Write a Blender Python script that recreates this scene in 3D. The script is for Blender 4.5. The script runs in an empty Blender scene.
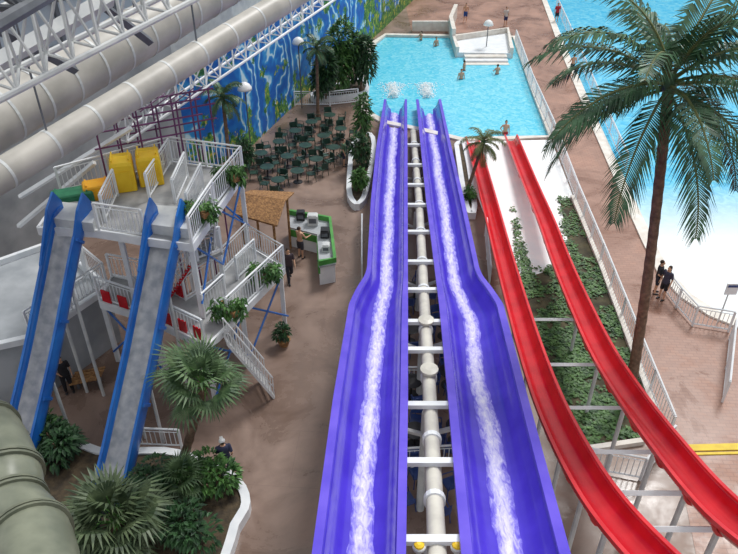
import bpy, bmesh, math, random
from mathutils import Vector, Matrix, noise as mnoise
from mathutils.geometry import tessellate_polygon
random.seed(7)
rnd=random.random
def U(a,b): return a+(b-a)*random.random()
C=bpy.context.scene.collection
F=700.0; CH=18.5; PIT=math.radians(35)
FW=Vector((0,math.cos(PIT),-math.sin(PIT))); UP=Vector((0,math.sin(PIT),math.cos(PIT))); RT=Vector((1,0,0))
CAM=Vector((0,0,CH))
def ray(px,py): return FW+RT*((px-369)/F)-UP*((py-277)/F)
def G(px,py,z=0.0):
    d=ray(px,py); return CAM+d*((z-CH)/d.z)
def GY(px,py,Y):
    d=ray(px,py); return CAM+d*(Y/d.y)
cam=bpy.data.objects.new('camera',bpy.data.cameras.new('camera')); C.objects.link(cam)
cam.location=CAM; cam.rotation_euler=(math.radians(90)-PIT,0,0)
cam.data.sensor_width=36; cam.data.lens=F/738*36; cam.data.clip_end=400
bpy.context.scene.camera=cam
try: bpy.context.scene.view_settings.view_transform='Standard'
except Exception: pass

# ---------------- materials
def lin(c):
    return tuple(((x/255)/12.92 if x/255<=.04045 else ((x/255+.055)/1.055)**2.4) for x in c)+(1,)
def mat(name,c1,c2=None,scale=3.0,rough=.5,metal=0,bump=0,detail=4,spec=.5,lo=.35,hi=.65,bscale=None):
    m=bpy.data.materials.new(name); m.use_nodes=True; nt=m.node_tree; b=nt.nodes['Principled BSDF']
    b.inputs['Roughness'].default_value=rough; b.inputs['Metallic'].default_value=metal
    b.inputs['Specular IOR Level'].default_value=spec
    c2=c2 or tuple(min(255,x*.88) for x in c1)
    g=nt.nodes.new('ShaderNodeNewGeometry'); n=nt.nodes.new('ShaderNodeTexNoise')
    n.inputs['Scale'].default_value=scale; n.inputs['Detail'].default_value=detail
    nt.links.new(g.outputs['Position'],n.inputs['Vector'])
    r=nt.nodes.new('ShaderNodeValToRGB'); r.color_ramp.elements[0].position=lo; r.color_ramp.elements[1].position=hi
    r.color_ramp.elements[0].color=lin(c2); r.color_ramp.elements[1].color=lin(c1)
    nt.links.new(n.outputs['Fac'],r.inputs['Fac']); nt.links.new(r.outputs['Color'],b.inputs['Base Color'])
    if bump:
        n2=nt.nodes.new('ShaderNodeTexNoise'); n2.inputs['Scale'].default_value=bscale or scale*3
        nt.links.new(g.outputs['Position'],n2.inputs['Vector'])
        bp=nt.nodes.new('ShaderNodeBump'); bp.inputs['Strength'].default_value=bump; bp.inputs['Distance'].default_value=.05
        nt.links.new(n2.outputs['Fac'],bp.inputs['Height']); nt.links.new(bp.outputs['Normal'],b.inputs['Normal'])
    return m
def brick_mat(name,c1,c2,mortar,scale=1.0,rough=.7,bw=.4,bh=.2,ms=.015,lo=.68):
    m=bpy.data.materials.new(name); m.use_nodes=True; nt=m.node_tree; b=nt.nodes['Principled BSDF']
    g=nt.nodes.new('ShaderNodeNewGeometry'); mp=nt.nodes.new('ShaderNodeMapping'); mp.inputs['Rotation'].default_value=(0,0,.07)
    br=nt.nodes.new('ShaderNodeTexBrick'); br.inputs['Scale'].default_value=scale; br.inputs['Brick Width'].default_value=bw
    br.inputs['Row Height'].default_value=bh; br.inputs['Mortar Size'].default_value=ms
    br.inputs['Color1'].default_value=lin(c1); br.inputs['Color2'].default_value=lin(c2); br.inputs['Mortar'].default_value=lin(mortar)
    nt.links.new(g.outputs['Position'],mp.inputs['Vector']); nt.links.new(mp.outputs['Vector'],br.inputs['Vector'])
    n=nt.nodes.new('ShaderNodeTexNoise'); n.inputs['Scale'].default_value=.38; n.inputs['Detail'].default_value=9; n.inputs['Roughness'].default_value=.66; n.inputs['Distortion'].default_value=.5
    nt.links.new(g.outputs['Position'],n.inputs['Vector'])
    r=nt.nodes.new('ShaderNodeValToRGB'); r.color_ramp.elements[0].position=.34; r.color_ramp.elements[1].position=.66
    r.color_ramp.elements[0].color=(lo,lo*.97,lo*.95,1); r.color_ramp.elements[1].color=(1.15,1.14,1.13,1)
    nt.links.new(n.outputs['Fac'],r.inputs['Fac'])
    mx=nt.nodes.new('ShaderNodeMix'); mx.data_type='RGBA'; mx.blend_type='MULTIPLY'; mx.inputs['Factor'].default_value=1
    nt.links.new(br.outputs['Color'],mx.inputs['A']); nt.links.new(r.outputs['Color'],mx.inputs['B'])
    nt.links.new(mx.outputs['Result'],b.inputs['Base Color'])
    rr=nt.nodes.new('ShaderNodeMapRange'); rr.inputs['From Min'].default_value=.4; rr.inputs['From Max'].default_value=.6; rr.inputs['To Min'].default_value=max(.1,rough-.28); rr.inputs['To Max'].default_value=rough+.1
    nt.links.new(n.outputs['Fac'],rr.inputs['Value']); nt.links.new(rr.outputs['Result'],b.inputs['Roughness'])
    return m
def water_mat(name,c1,c2,grad=None,scale=2.2):
    m=bpy.data.materials.new(name); m.use_nodes=True; nt=m.node_tree; b=nt.nodes['Principled BSDF']
    b.inputs['Roughness'].default_value=.12
    g=nt.nodes.new('ShaderNodeNewGeometry')
    n=nt.nodes.new('ShaderNodeTexNoise'); n.inputs['Scale'].default_value=scale; n.inputs['Detail'].default_value=5; n.inputs['Distortion'].default_value=1.5
    nt.links.new(g.outputs['Position'],n.inputs['Vector'])
    r=nt.nodes.new('ShaderNodeValToRGB'); r.color_ramp.elements[0].position=.38; r.color_ramp.elements[1].position=.68
    r.color_ramp.elements[0].color=lin(c1); r.color_ramp.elements[1].color=lin(c2)  # lighter noise tone paints caustic light into the water colour
    nt.links.new(n.outputs['Fac'],r.inputs['Fac']); out=r.outputs['Color']
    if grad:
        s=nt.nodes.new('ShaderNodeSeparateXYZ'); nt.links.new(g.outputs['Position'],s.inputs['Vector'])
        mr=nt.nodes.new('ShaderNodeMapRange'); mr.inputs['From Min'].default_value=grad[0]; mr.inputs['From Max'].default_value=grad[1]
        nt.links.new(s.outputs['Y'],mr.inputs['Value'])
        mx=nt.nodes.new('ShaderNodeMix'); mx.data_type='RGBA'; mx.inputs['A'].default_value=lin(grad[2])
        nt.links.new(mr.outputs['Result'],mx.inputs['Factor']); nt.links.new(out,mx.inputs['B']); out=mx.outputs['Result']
    nt.links.new(out,b.inputs['Base Color'])
    bp=nt.nodes.new('ShaderNodeBump'); bp.inputs['Strength'].default_value=.2; bp.inputs['Distance'].default_value=.1
    nt.links.new(n.outputs['Fac'],bp.inputs['Height']); nt.links.new(bp.outputs['Normal'],b.inputs['Normal'])
    return m
def stream_mat():
    m=bpy.data.materials.new('foaming_water'); m.use_nodes=True; nt=m.node_tree; b=nt.nodes['Principled BSDF']; N=nt.nodes.new; L=nt.links.new
    b.inputs['Roughness'].default_value=.2
    g=N('ShaderNodeNewGeometry'); mp=N('ShaderNodeMapping'); mp.inputs['Scale'].default_value=(10,2.6,2.6); L(g.outputs['Position'],mp.inputs['Vector'])
    n=N('ShaderNodeTexNoise'); n.inputs['Scale'].default_value=1; n.inputs['Detail'].default_value=6; n.inputs['Roughness'].default_value=.65; n.inputs['Distortion'].default_value=.8; L(mp.outputs['Vector'],n.inputs['Vector'])
    a=N('ShaderNodeAttribute'); a.attribute_name='edge'
    mm=N('ShaderNodeMath'); mm.operation='MULTIPLY_ADD'; L(a.outputs['Fac'],mm.inputs[0]); mm.inputs[1].default_value=.38; L(n.outputs['Fac'],mm.inputs[2])
    r=N('ShaderNodeValToRGB'); e=r.color_ramp.elements; e[0].position=.44; e[0].color=lin((92,74,212)); e[1].position=1.0; e[1].color=lin((244,240,255))
    x=e.new(.62); x.color=lin((146,136,230)); x=e.new(.80); x.color=lin((206,200,246))
    L(mm.outputs[0],r.inputs['Fac']); L(r.outputs['Color'],b.inputs['Base Color'])
    bp=N('ShaderNodeBump'); bp.inputs['Strength'].default_value=.35; bp.inputs['Distance'].default_value=.04; L(n.outputs['Fac'],bp.inputs['Height']); L(bp.outputs['Normal'],b.inputs['Normal'])
    return m
MT={}
MT['floor']=brick_mat('plaza_paving',(140,118,106),(137,115,103),(130,108,97),1,.44,2.4,2.4,.01,.6)
MT['prom']=brick_mat('promenade_brick',(166,128,111),(156,118,102),(144,109,95),1,.5,.34,.17,.015,.7)
MT['white']=mat('white_paint',(238,240,242),(224,228,232),2,.45)
MT['offw']=mat('off_white_steel',(218,220,218),(198,201,202),2.5,.45)
MT['deck']=mat('pale_grey_deck',(176,176,176),(140,142,144),1.5,.55)
MT['cope']=mat('pool_coping',(232,228,220),(214,206,196),2,.6)
MT['runout']=mat('white_runout',(250,250,250),(240,245,247),1.2,.5)
MT['purple']=mat('purple_fibreglass',(82,62,208),(70,50,192),1.0,.16,spec=.7)
MT['purple_rim']=mat('purple_rim',(112,92,222),(94,76,210),1.0,.25)
MT['red']=mat('red_fibreglass',(214,26,40),(192,18,32),1.2,.2,spec=.6)
MT['red_rim']=mat('red_rim',(230,58,64),(212,42,50),1.2,.3)
MT['blue']=mat('blue_fibreglass',(40,120,206),(26,96,184),1.2,.3)
MT['slidegrey']=mat('pale_slide_bed',(208,208,208),(168,172,178),3,.22)
MT['foam']=stream_mat()
MT['splash']=mat('splash',(255,255,255),(246,252,254),4,.6)
MT['pool']=water_mat('pool_water',(78,200,230),(142,226,242))
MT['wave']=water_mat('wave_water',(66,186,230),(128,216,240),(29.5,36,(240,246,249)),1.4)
MT['basin']=mat('basin',(150,210,225),None,2,.5)
MT['pipe']=mat('cream_pipe',(222,218,206),(200,196,186),2,.4)
MT['duct']=mat('duct_paint',(200,195,186),(172,168,160),.9,.42)
MT['steel']=mat('grey_steel',(110,114,122),(88,92,98),2,.5)
MT['leaf']=mat('leaf_green',(92,136,66),(42,80,38),2.5,.5,detail=6)
MT['leafd']=mat('leaf_dark',(60,100,56),(28,54,34),3,.5,detail=6)
MT['ivy']=mat('ivy_green',(90,130,66),(34,68,34),4,.55,detail=6)
MT['palmleaf']=mat('palm_leaf',(78,118,80),(34,64,44),2,.45,detail=5)
MT['fan']=mat('fan_leaf',(102,128,86),(50,76,48),3,.5)
MT['dry']=mat('dry_frond',(112,112,68),(74,92,50),3,.7)
MT['trunk']=mat('palm_trunk',(136,110,90),(98,78,64),7,.85,bump=.6)
MT['soil']=mat('soil',(92,78,58),(60,52,42),4,.9,bump=.5)
MT['bed']=mat('bed_soil',(92,86,62),(58,54,42),1.5,.9,bump=.5)
MT['thatch']=mat('bamboo',(176,132,84),(120,84,52),9,.75,bump=.5)
MT['green']=mat('green_paint',(84,160,74),(66,138,60),2,.5)
MT['dgreen']=mat('dark_green_plastic',(44,74,62),(30,54,48),3,.4)
MT['dgreen2']=mat('cover_green',(50,128,90),(38,106,76),3,.4)
MT['dblue']=mat('dark_blue_plastic',(60,84,144),(38,58,110),3,.4)
MT['black']=mat('black_plastic',(38,38,44),(24,24,28),3,.4)
MT['yellow']=mat('yellow_plastic',(250,210,44),(240,194,30),2,.4)
MT['orange']=mat('orange_plastic',(248,184,36),(236,164,26),2,.4)
MT['lilac']=mat('purple_steel',(118,60,112),(92,42,84),2,.45)
MT['tube']=mat('olive_tube',(138,142,124),(112,117,102),1.5,.3)
MT['tubering']=mat('olive_flange',(118,122,104),(98,103,88),2,.4)
MT['conc']=mat('grey_concrete',(180,184,188),(150,155,160),.8,.7)
MT['yline']=mat('yellow_line',(238,206,60),(214,184,50),3,.6)
MT['lamp']=mat('lamp_white',(248,248,246),(240,240,238),1,.3)
MT['skin']=mat('skin',(214,168,138),(198,152,124),5,.6)
def cloth(n,c): 
    if n not in MT: MT[n]=mat('cloth_'+n,c,None,8,.8)
    return MT[n]
def mural():
    m=bpy.data.materials.new('sea_mural_paint'); m.use_nodes=True; nt=m.node_tree; b=nt.nodes['Principled BSDF']; b.inputs['Roughness'].default_value=.6
    N=nt.nodes.new; L=nt.links.new
    g=N('ShaderNodeNewGeometry'); s=N('ShaderNodeSeparateXYZ'); L(g.outputs['Position'],s.inputs['Vector'])
    # warped coordinates give irregular swirls
    nv=N('ShaderNodeTexNoise'); nv.inputs['Scale'].default_value=.28; nv.inputs['Detail'].default_value=3; L(g.outputs['Position'],nv.inputs['Vector'])
    vs=N('ShaderNodeVectorMath'); vs.operation='MULTIPLY_ADD'; vs.inputs[1].default_value=(7,7,7); L(nv.outputs['Color'],vs.inputs[0]); L(g.outputs['Position'],vs.inputs[2])
    w=N('ShaderNodeTexWave'); w.wave_type='RINGS'; w.rings_direction='SPHERICAL'; w.inputs['Scale'].default_value=.22; w.inputs['Distortion'].default_value=7; w.inputs['Detail'].default_value=3; w.inputs['Detail Scale'].default_value=1.0; w.inputs['Detail Roughness'].default_value=.7
    L(vs.outputs[0],w.inputs['Vector'])
    r=N('ShaderNodeValToRGB'); e=r.color_ramp.elements
    e[0].position=.0; e[0].color=lin((22,98,188)); e[1].position=.99; e[1].color=lin((210,234,246))
    x=e.new(.55); x.color=lin((34,126,208)); x=e.new(.86); x.color=lin((58,156,220)); x=e.new(.93); x.color=lin((150,206,236))
    L(w.outputs['Fac'],r.inputs['Fac'])
    n=N('ShaderNodeTexNoise'); n.inputs['Scale'].default_value=.55; n.inputs['Detail'].default_value=7; n.inputs['Roughness'].default_value=.7; L(g.outputs['Position'],n.inputs['Vector'])
    mz=N('ShaderNodeMapRange'); mz.inputs['From Min'].default_value=2.6; mz.inputs['From Max'].default_value=.4; L(s.outputs['Z'],mz.inputs['Value'])
    my=N('ShaderNodeMapRange'); my.inputs['From Min'].default_value=46; my.inputs['From Max'].default_value=70; L(s.outputs['Y'],my.inputs['Value'])
    ad=N('ShaderNodeMath'); ad.operation='MULTIPLY_ADD'; L(my.outputs['Result'],ad.inputs[0]); ad.inputs[1].default_value=.13; L(n.outputs['Fac'],ad.inputs[2])
    ad2=N('ShaderNodeMath'); ad2.operation='MULTIPLY_ADD'; L(mz.outputs['Result'],ad2.inputs[0]); ad2.inputs[1].default_value=.13; L(ad.outputs[0],ad2.inputs[2])
    rr=N('ShaderNodeValToRGB'); rr.color_ramp.elements[0].position=.60; rr.color_ramp.elements[1].position=.62; L(ad2.outputs[0],rr.inputs['Fac'])
    n2=N('ShaderNodeTexNoise'); n2.inputs['Scale'].default_value=2.2; n2.inputs['Distortion'].default_value=1.5; L(g.outputs['Position'],n2.inputs['Vector'])
    r2=N('ShaderNodeValToRGB'); e=r2.color_ramp.elements; e[0].position=.40; e[0].color=lin((30,98,60)); e[1].position=.60; e[1].color=lin((110,166,70)); x=e.new(.70); x.color=lin((226,196,84))
    L(n2.outputs['Fac'],r2.inputs['Fac'])
    mx=N('ShaderNodeMix'); mx.data_type='RGBA'; L(rr.outputs['Color'],mx.inputs['Factor']); L(r.outputs['Color'],mx.inputs['A']); L(r2.outputs['Color'],mx.inputs['B'])
    L(mx.outputs['Result'],b.inputs['Base Color']); return m
MT['mural']=mural()

# ---------------- mesh builder
class MB:
    def __init__(s): s.v=[]; s.f=[]; s.m=[]
    def add(s,vs,fs,mi=0):
        o=len(s.v); s.v+= [Vector(x) for x in vs]; s.f+=[tuple(i+o for i in f) for f in fs]; s.m+=[mi]*len(fs); return s
    def prism(s,poly,z0,z1,mi=0):
        n=len(poly); b=[Vector((p[0],p[1],z0)) for p in poly]; t=[Vector((p[0],p[1],z1)) for p in poly]
        fs=[(i,(i+1)%n,n+(i+1)%n,n+i) for i in range(n)]
        tris=tessellate_polygon([t])
        ar=sum(poly[i][0]*poly[(i+1)%n][1]-poly[(i+1)%n][0]*poly[i][1] for i in range(n))
        if ar<0: fs=[f[::-1] for f in fs]
        for a,b_,c in tris:
            nz=(t[b_]-t[a]).cross(t[c]-t[a]).z
            if nz<0: b_,c=c,b_
            fs+=[(n+a,n+b_,n+c),(a,c,b_)]
        return s.add(b+t,fs,mi)
    def box(s,c,sz,rz=0,mi=0):
        c=Vector(c); x,y,z=[k/2 for k in sz]; R=Matrix.Rotation(rz,3,'Z')
        vs=[c+R@Vector((i*x,j*y,k*z)) for k in (-1,1) for j in (-1,1) for i in (-1,1)]
        return s.add(vs,[(0,2,3,1),(4,5,7,6),(0,1,5,4),(1,3,7,5),(3,2,6,7),(2,0,4,6)],mi)
    def loft(s,rings,closed=True,caps=True,mi=0):
        n=len(rings[0]); vs=[p for r in rings for p in r]; fs=[]
        for i in range(len(rings)-1):
            for j in range(n if closed else n-1):
                k=(j+1)%n; fs.append((i*n+j,i*n+k,(i+1)*n+k,(i+1)*n+j))
        if closed and caps:
            fs.append(tuple(range(n))[::-1]); o=(len(rings)-1)*n; fs.append(tuple(range(o,o+n)))
        return s.add(vs,fs,mi)
    def tube(s,pts,r,n=8,mi=0,caps=True):
        pts=[Vector(p) for p in pts]; rs=r if isinstance(r,(list,tuple)) else [r]*len(pts)
        rings=[]; ref=None
        for i,p in enumerate(pts):
            t=(pts[min(i+1,len(pts)-1)]-pts[max(i-1,0)]).normalized()
            if ref is None:
                ref=Vector((0,0,1)) if abs(t.z)<.9 else Vector((1,0,0))
            a=(ref-t*ref.dot(t)).normalized(); ref=a; b=t.cross(a)
            rings.append([p+(a*math.cos(2*math.pi*k/n)+b*math.sin(2*math.pi*k/n))*rs[i] for k in range(n)])
        return s.loft(rings,True,caps,mi)
    def lathe(s,prof,c,n=16,mi=0):
        c=Vector(c)
        return s.loft([[c+Vector((max(r,.001)*math.cos(2*math.pi*k/n),max(r,.001)*math.sin(2*math.pi*k/n),z)) for k in range(n)] for r,z in prof],True,True,mi)
    def ell(s,c,r,n=10,mi=0,rz=0):
        c=Vector(c); R=Matrix.Rotation(rz,3,'Z'); m=max(5,n//2+1)
        return s.loft([[c+R@Vector((r[0]*math.sin(a)*math.cos(2*math.pi*k/n),r[1]*math.sin(a)*math.sin(2*math.pi*k/n),-r[2]*math.cos(a))) for k in range(n)] for a in [max(.02,min(math.pi-.02,math.pi*i/m)) for i in range(m+1)]],True,True,mi)
    def cap(s,a,ra,b,rb,n=8,mi=0):
        s.tube([a,b],[ra,rb],n,mi); s.ell(a,(ra,)*3,n,mi); s.ell(b,(rb,)*3,n,mi); return s
    def strip(s,pts,w,z0,z1,closed=False,mi=0):
        pts=[Vector((p[0],p[1],0)) for p in pts]; n=len(pts); rings=[]
        for i,p in enumerate(pts):
            a=pts[(i-1)%n] if (closed or i>0) else p; b=pts[(i+1)%n] if (closed or i<n-1) else p
            t=(b-a).normalized(); q=Vector((t.y,-t.x,0))*w/2
            rings.append([p-q+Vector((0,0,z0)),p+q+Vector((0,0,z0)),p+q+Vector((0,0,z1)),p-q+Vector((0,0,z1))])
        if closed: rings.append([x.copy() for x in rings[0]])
        return s.loft(rings,True,not closed,mi)
    def leaf(s,p,d,L,W,sag=.2,mi=0):
        d=d.normalized(); q=d.cross(Vector((0,0,1)))
        q=q.normalized() if q.length>.05 else Vector((1,0,0))
        a=p+d*L*.5; t=p+d*L-Vector((0,0,L*sag))
        return s.add([p,a+q*W/2,t,a-q*W/2],[(0,1,2,3)],mi)
    def build(s,name,mats,parent=None,smooth=False,origin=None):
        if not isinstance(mats,(list,tuple)): mats=[mats]
        if parent is None and origin is None:
            xs=[v.x for v in s.v]; ys=[v.y for v in s.v]; zs=[v.z for v in s.v]
            origin=Vector(((min(xs)+max(xs))/2,(min(ys)+max(ys))/2,min(zs)))
        if parent is not None and origin is None:
            r=parent; 
            while r.parent: r=r.parent
            origin=r.location
        me=bpy.data.meshes.new(name); me.from_pydata([tuple(v-origin) for v in s.v],[],s.f)
        for m in mats: me.materials.append(m)
        me.polygons.foreach_set('material_index',s.m)
        if smooth: me.polygons.foreach_set('use_smooth',[True]*len(s.f))
        me.update()
        o=bpy.data.objects.new(name,me); C.objects.link(o)
        if parent is not None: o.parent=parent
        else: o.location=origin
        return o
def tag(o,label=None,cat=None,group=None,kind=None):
    if label: o['label']=label
    if cat: o['category']=cat
    if group: o['group']=group
    if kind: o['kind']=kind
    return o
def thing(name,label,cat,loc=(0,0,0),group=None):
    o=bpy.data.objects.new(name,None); C.objects.link(o); o.location=Vector(loc); o.empty_display_size=.2
    return tag(o,label,cat,group)
def copy_tree(o,parent=None):
    c=o.copy(); C.objects.link(c); c.parent=parent
    for ch in list(o.children): copy_tree(ch,c)
    return c
def place(proto,first,loc,rz=0,label=None,sc=None,group=None):
    o=proto if first else copy_tree(proto)
    o.location=loc; o.rotation_euler=(0,0,rz)
    if sc: o.scale=(sc,)*3
    if label: o['label']=label
    if group: o['group']=group
    return o
def cr(pts,seg=6):
    pts=[tuple(p) for p in pts]; P=[pts[0]]+pts+[pts[-1]]; out=[]
    for i in range(1,len(P)-2):
        for k in range(seg):
            t=k/seg
            out.append(tuple(.5*((2*b)+(-a+c)*t+(2*a-5*b+4*c-d)*t*t+(-a+3*b-3*c+d)*t**3) for a,b,c,d in zip(P[i-1],P[i],P[i+1],P[i+2])))
    out.append(pts[-1]); return out
def lerpkeys(keys,x):
    for (a,va),(b,vb) in zip(keys,keys[1:]):
        if a<=x<=b: return va+(vb-va)*(x-a)/(b-a)
    return keys[0][1] if x<keys[0][0] else keys[-1][1]

# ---------------- setting
POOL=[G(*p) for p in [(386,36),(376,44),(370,58),(368,80),(368,112),(386,122),(425,130),(462,139),(500,138),(549,137),(531,90),(513,38)]]
WAVE=[G(*p) for p in [(530,-40),(566,50),(600,128),(632,198),(653,243),(668,272),(690,296),(715,312),(760,330),(900,372),(1060,372)]]+[Vector((62,22,0)),Vector((66,60,0)),Vector((66,96,0))]
def floor_holes(outer,holes,z):
    bm=bmesh.new(); ed=[]
    for lp in [outer]+holes:
        vs=[bm.verts.new((p[0],p[1],z)) for p in lp]
        for i in range(len(vs)): ed.append(bm.edges.new((vs[i],vs[(i+1)%len(vs)])))
    bmesh.ops.triangle_fill(bm,use_beauty=True,use_dissolve=False,edges=ed)
    for f in bm.faces:
        f.normal_update()
        if f.normal.z<0: f.normal_flip()
    me=bpy.data.meshes.new('floor'); bm.to_mesh(me); bm.free(); me.materials.append(MT['floor'])
    o=bpy.data.objects.new('floor',me); C.objects.link(o); return o
fl=floor_holes([(-60,-12),(75,-12),(75,105),(-60,105)],[POOL,WAVE],0); tag(fl,kind='structure')
for nm,lp in (('leisure_pool_basin',POOL),('wave_pool_basin',WAVE)):
    mb=MB(); ring=[Vector((p.x,p.y,0)) for p in lp]; n=len(lp)
    vs=ring+[p-Vector((0,0,1.3)) for p in ring]; mb.add(vs,[(i,(i+1)%n,n+(i+1)%n,n+i) for i in range(n)])
    mb.add([p-Vector((0,0,1.3)) for p in ring],[t for t in tessellate_polygon([ring])])
    tag(mb.build(nm,MT['basin']),kind='structure')
def flat(name,poly,z,m,kind='structure',**k):
    mb=MB(); ring=[Vector((p[0],p[1],z)) for p in poly]; fs=[]
    for a,b,c in tessellate_polygon([ring]):
        if (ring[b]-ring[a]).cross(ring[c]-ring[a]).z<0: b,c=c,b
        fs.append((a,b,c))
    mb.add(ring,fs); o=mb.build(name,m); tag(o,kind=kind,**k); return o
flat('pool_water',POOL,-.1,MT['pool'],'stuff',label='bright turquoise water of the landing pool behind the purple slides',cat='water')
flat('wave_pool_water',WAVE,-.06,MT['wave'],'stuff',label='blue water of the large pool at right, shallow and white near its beach edge',cat='water')
def grow(lp,d):
    n=len(lp); c=sum(lp,Vector())/n; out=[]
    for i,p in enumerate(lp):
        t=(lp[(i+1)%n]-lp[i-1]).normalized(); q=Vector((t.y,-t.x,0))
        if q.dot(p-c)<0: q=-q
        out.append(p+q*d)
    return out
mb=MB(); mb.strip(grow(POOL,.22),.5,-.08,.12,True); tag(mb.build('pool_coping',MT['cope']),kind='structure')
mb=MB(); mb.strip(grow(WAVE,.25),.6,-.05,.10,True); tag(mb.build('wave_pool_coping',MT['cope']),kind='structure')
WG=grow(WAVE,.3)
PROM=[G(*p) for p in [(395,-40),(412,33),(512,33),(554,138),(675,450),(700,575),(1100,575),(1100,380)]]+[WG[i] for i in (9,8,7,6,5,4,3,2,1,0)]
flat('promenade',PROM,.012,MT['prom'])
flat('runout_deck',[G(*p) for p in [(458,142),(551,140),(573,196),(596,264),(505,292),(484,215)]],.02,MT['runout'])
flat('planting_bed',[G(*p) for p in [(503,285),(572,264),(560,202),(570,198),(600,270),(654,418),(642,440),(560,452),(520,350)]],.03,MT['bed'])
mb=MB(); mb.strip([G(*p) for p in [(572,198),(600,266),(656,418),(642,443),(560,455)]],.2,0,.18); tag(mb.build('bed_kerb',MT['cope']),kind='structure')
mb=MB(); mb.strip([G(676,449),G(800,446)],.28,.0,.06); tag(mb.build('floor_stripe',MT['yline']),kind='structure')
mb=MB(); mb.strip([G(676,455),G(800,452)],.1,.0,.05); tag(mb.build('floor_stripe',MT['yline']),kind='structure')

WB=[G(-260,400),G(0,275),G(190,178),G(245,150),G(300,98),G(345,62),G(372,38),G(412,0),G(440,-30)]
def wall(name,pts,z0,z1,m,th=.3):
    mb=MB(); mb.strip(pts,th,z0,z1); o=mb.build(name,m); tag(o,kind='structure'); return o
wall('wall_left',WB[:3],0,9,MT['conc'])
wall('wall_mural',WB[2:],0,6.6,MT['mural'])
wall('wall_glazing',WB,9,17,mat('pale_glazing',(196,206,216),(160,172,184),.5,.3))
wall('wall_above_mural',WB[2:],6.6,9,MT['offw'])
mb=MB()
for a,b in zip(WB,WB[1:]):
    L=(b-a).length; n=max(1,int(L/2.4)); off=Vector((b-a)).normalized(); q=Vector((off.y,-off.x,0))*.22
    for i in range(n): mb.box(a.lerp(b,i/n)+q+Vector((0,0,13)),(.18,.25,8),math.atan2(off.y,off.x))
    for z in (9.1,11,13,15,16.9): mb.tube([a+q+Vector((0,0,z)),b+q+Vector((0,0,z))],.1,4)
tag(mb.build('trim_1',MT['steel']),kind='structure')
wall('wall_back',[Vector((-20,104,0)),Vector((74,104,0))],0,12,MT['conc'])
wall('wall_right',[Vector((74,-11,0)),Vector((74,104,0))],0,12,MT['conc'])

# ---------------- railings
def railing(pts,label,h=1.05,step=1.9,parent=None,group=None,pick=.16,m=None,name='railing'):
    pts=[Vector(p) for p in pts]; m=m or MT['white']; z=Vector((0,0,1))
    if parent is None: root=thing(name,label,'railing',pts[0],group)
    rails=MB(); rails.tube([p+z*h for p in pts],.04,6); rails.tube([p+z*.12 for p in pts],.025,4); rails.tube([p+z*(h-.14) for p in pts],.02,4)
    if parent is None: ro=rails.build('rails',m,root); par=root
    else: ro=rails.build(name,m,parent); par=ro
    pk=MB(); n_posts=0
    for a,b in zip(pts,pts[1:]):
        L=(b-a).length; n=max(1,round(L/step)); ang=math.atan2((b-a).y,(b-a).x)
        for i in range(n+1):
            if i==n and b is not pts[-1]: continue
            p=a.lerp(b,i/n); pm=MB(); pm.box(p+z*(h/2),(.08,.08,h),ang)
            if n_posts<95: pm.build('post',m,par); n_posts+=1
        k=int(L/pick)
        for i in range(1,k):
            p=a.lerp(b,i/k); pk.box(p+z*(h/2+.0),(.024,.024,h-.24),ang)
    if pk.v:
        pk.tube([p+z*.16 for p in pts],.018,4); pk.build('picket_infill',m,par)
    return par
railing([G(515,42),G(531,88),G(551,134),G(575,200),G(600,262),G(634,350),G(668,437)],'long white picket railing between the promenade and the red slides',step=2.4,pick=.22)
railing([G(664,292),G(676,308),G(692,326),G(728,332)],'white railing on the shallow edge beside the two people')
railing([G(729,340),G(722,402)],'short white railing behind the signpost at right')
railing([G(586,470),G(640,480),G(668,447)],'white railing under the red slides below the ivy bed')
railing([G(295,106),G(330,106),G(358,103)],'white railing behind the food court under the trees')
railing([G(362,232),G(362,282)],'short white railing left of the purple slides')
railing([G(485,236),G(489,285)],'short white railing right of the purple slides')
railing([G(404,388),G(432,388)],'short white railing under the purple slides nearer their kink')
railing([G(404,470),G(462,466)],'white railing under the purple slides farther down the frame')
railing([G(134,446),G(182,448)],'low white railing behind the planter palm',h=.9)
railing([G(570,40),G(602,118),G(625,170)],'thin white railing along the wave pool edge',step=2.6,pick=.4)
railing([G(556,8),G(569,38)],'upper white railing at the far end of the promenade',step=2.6,pick=.4)

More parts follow.
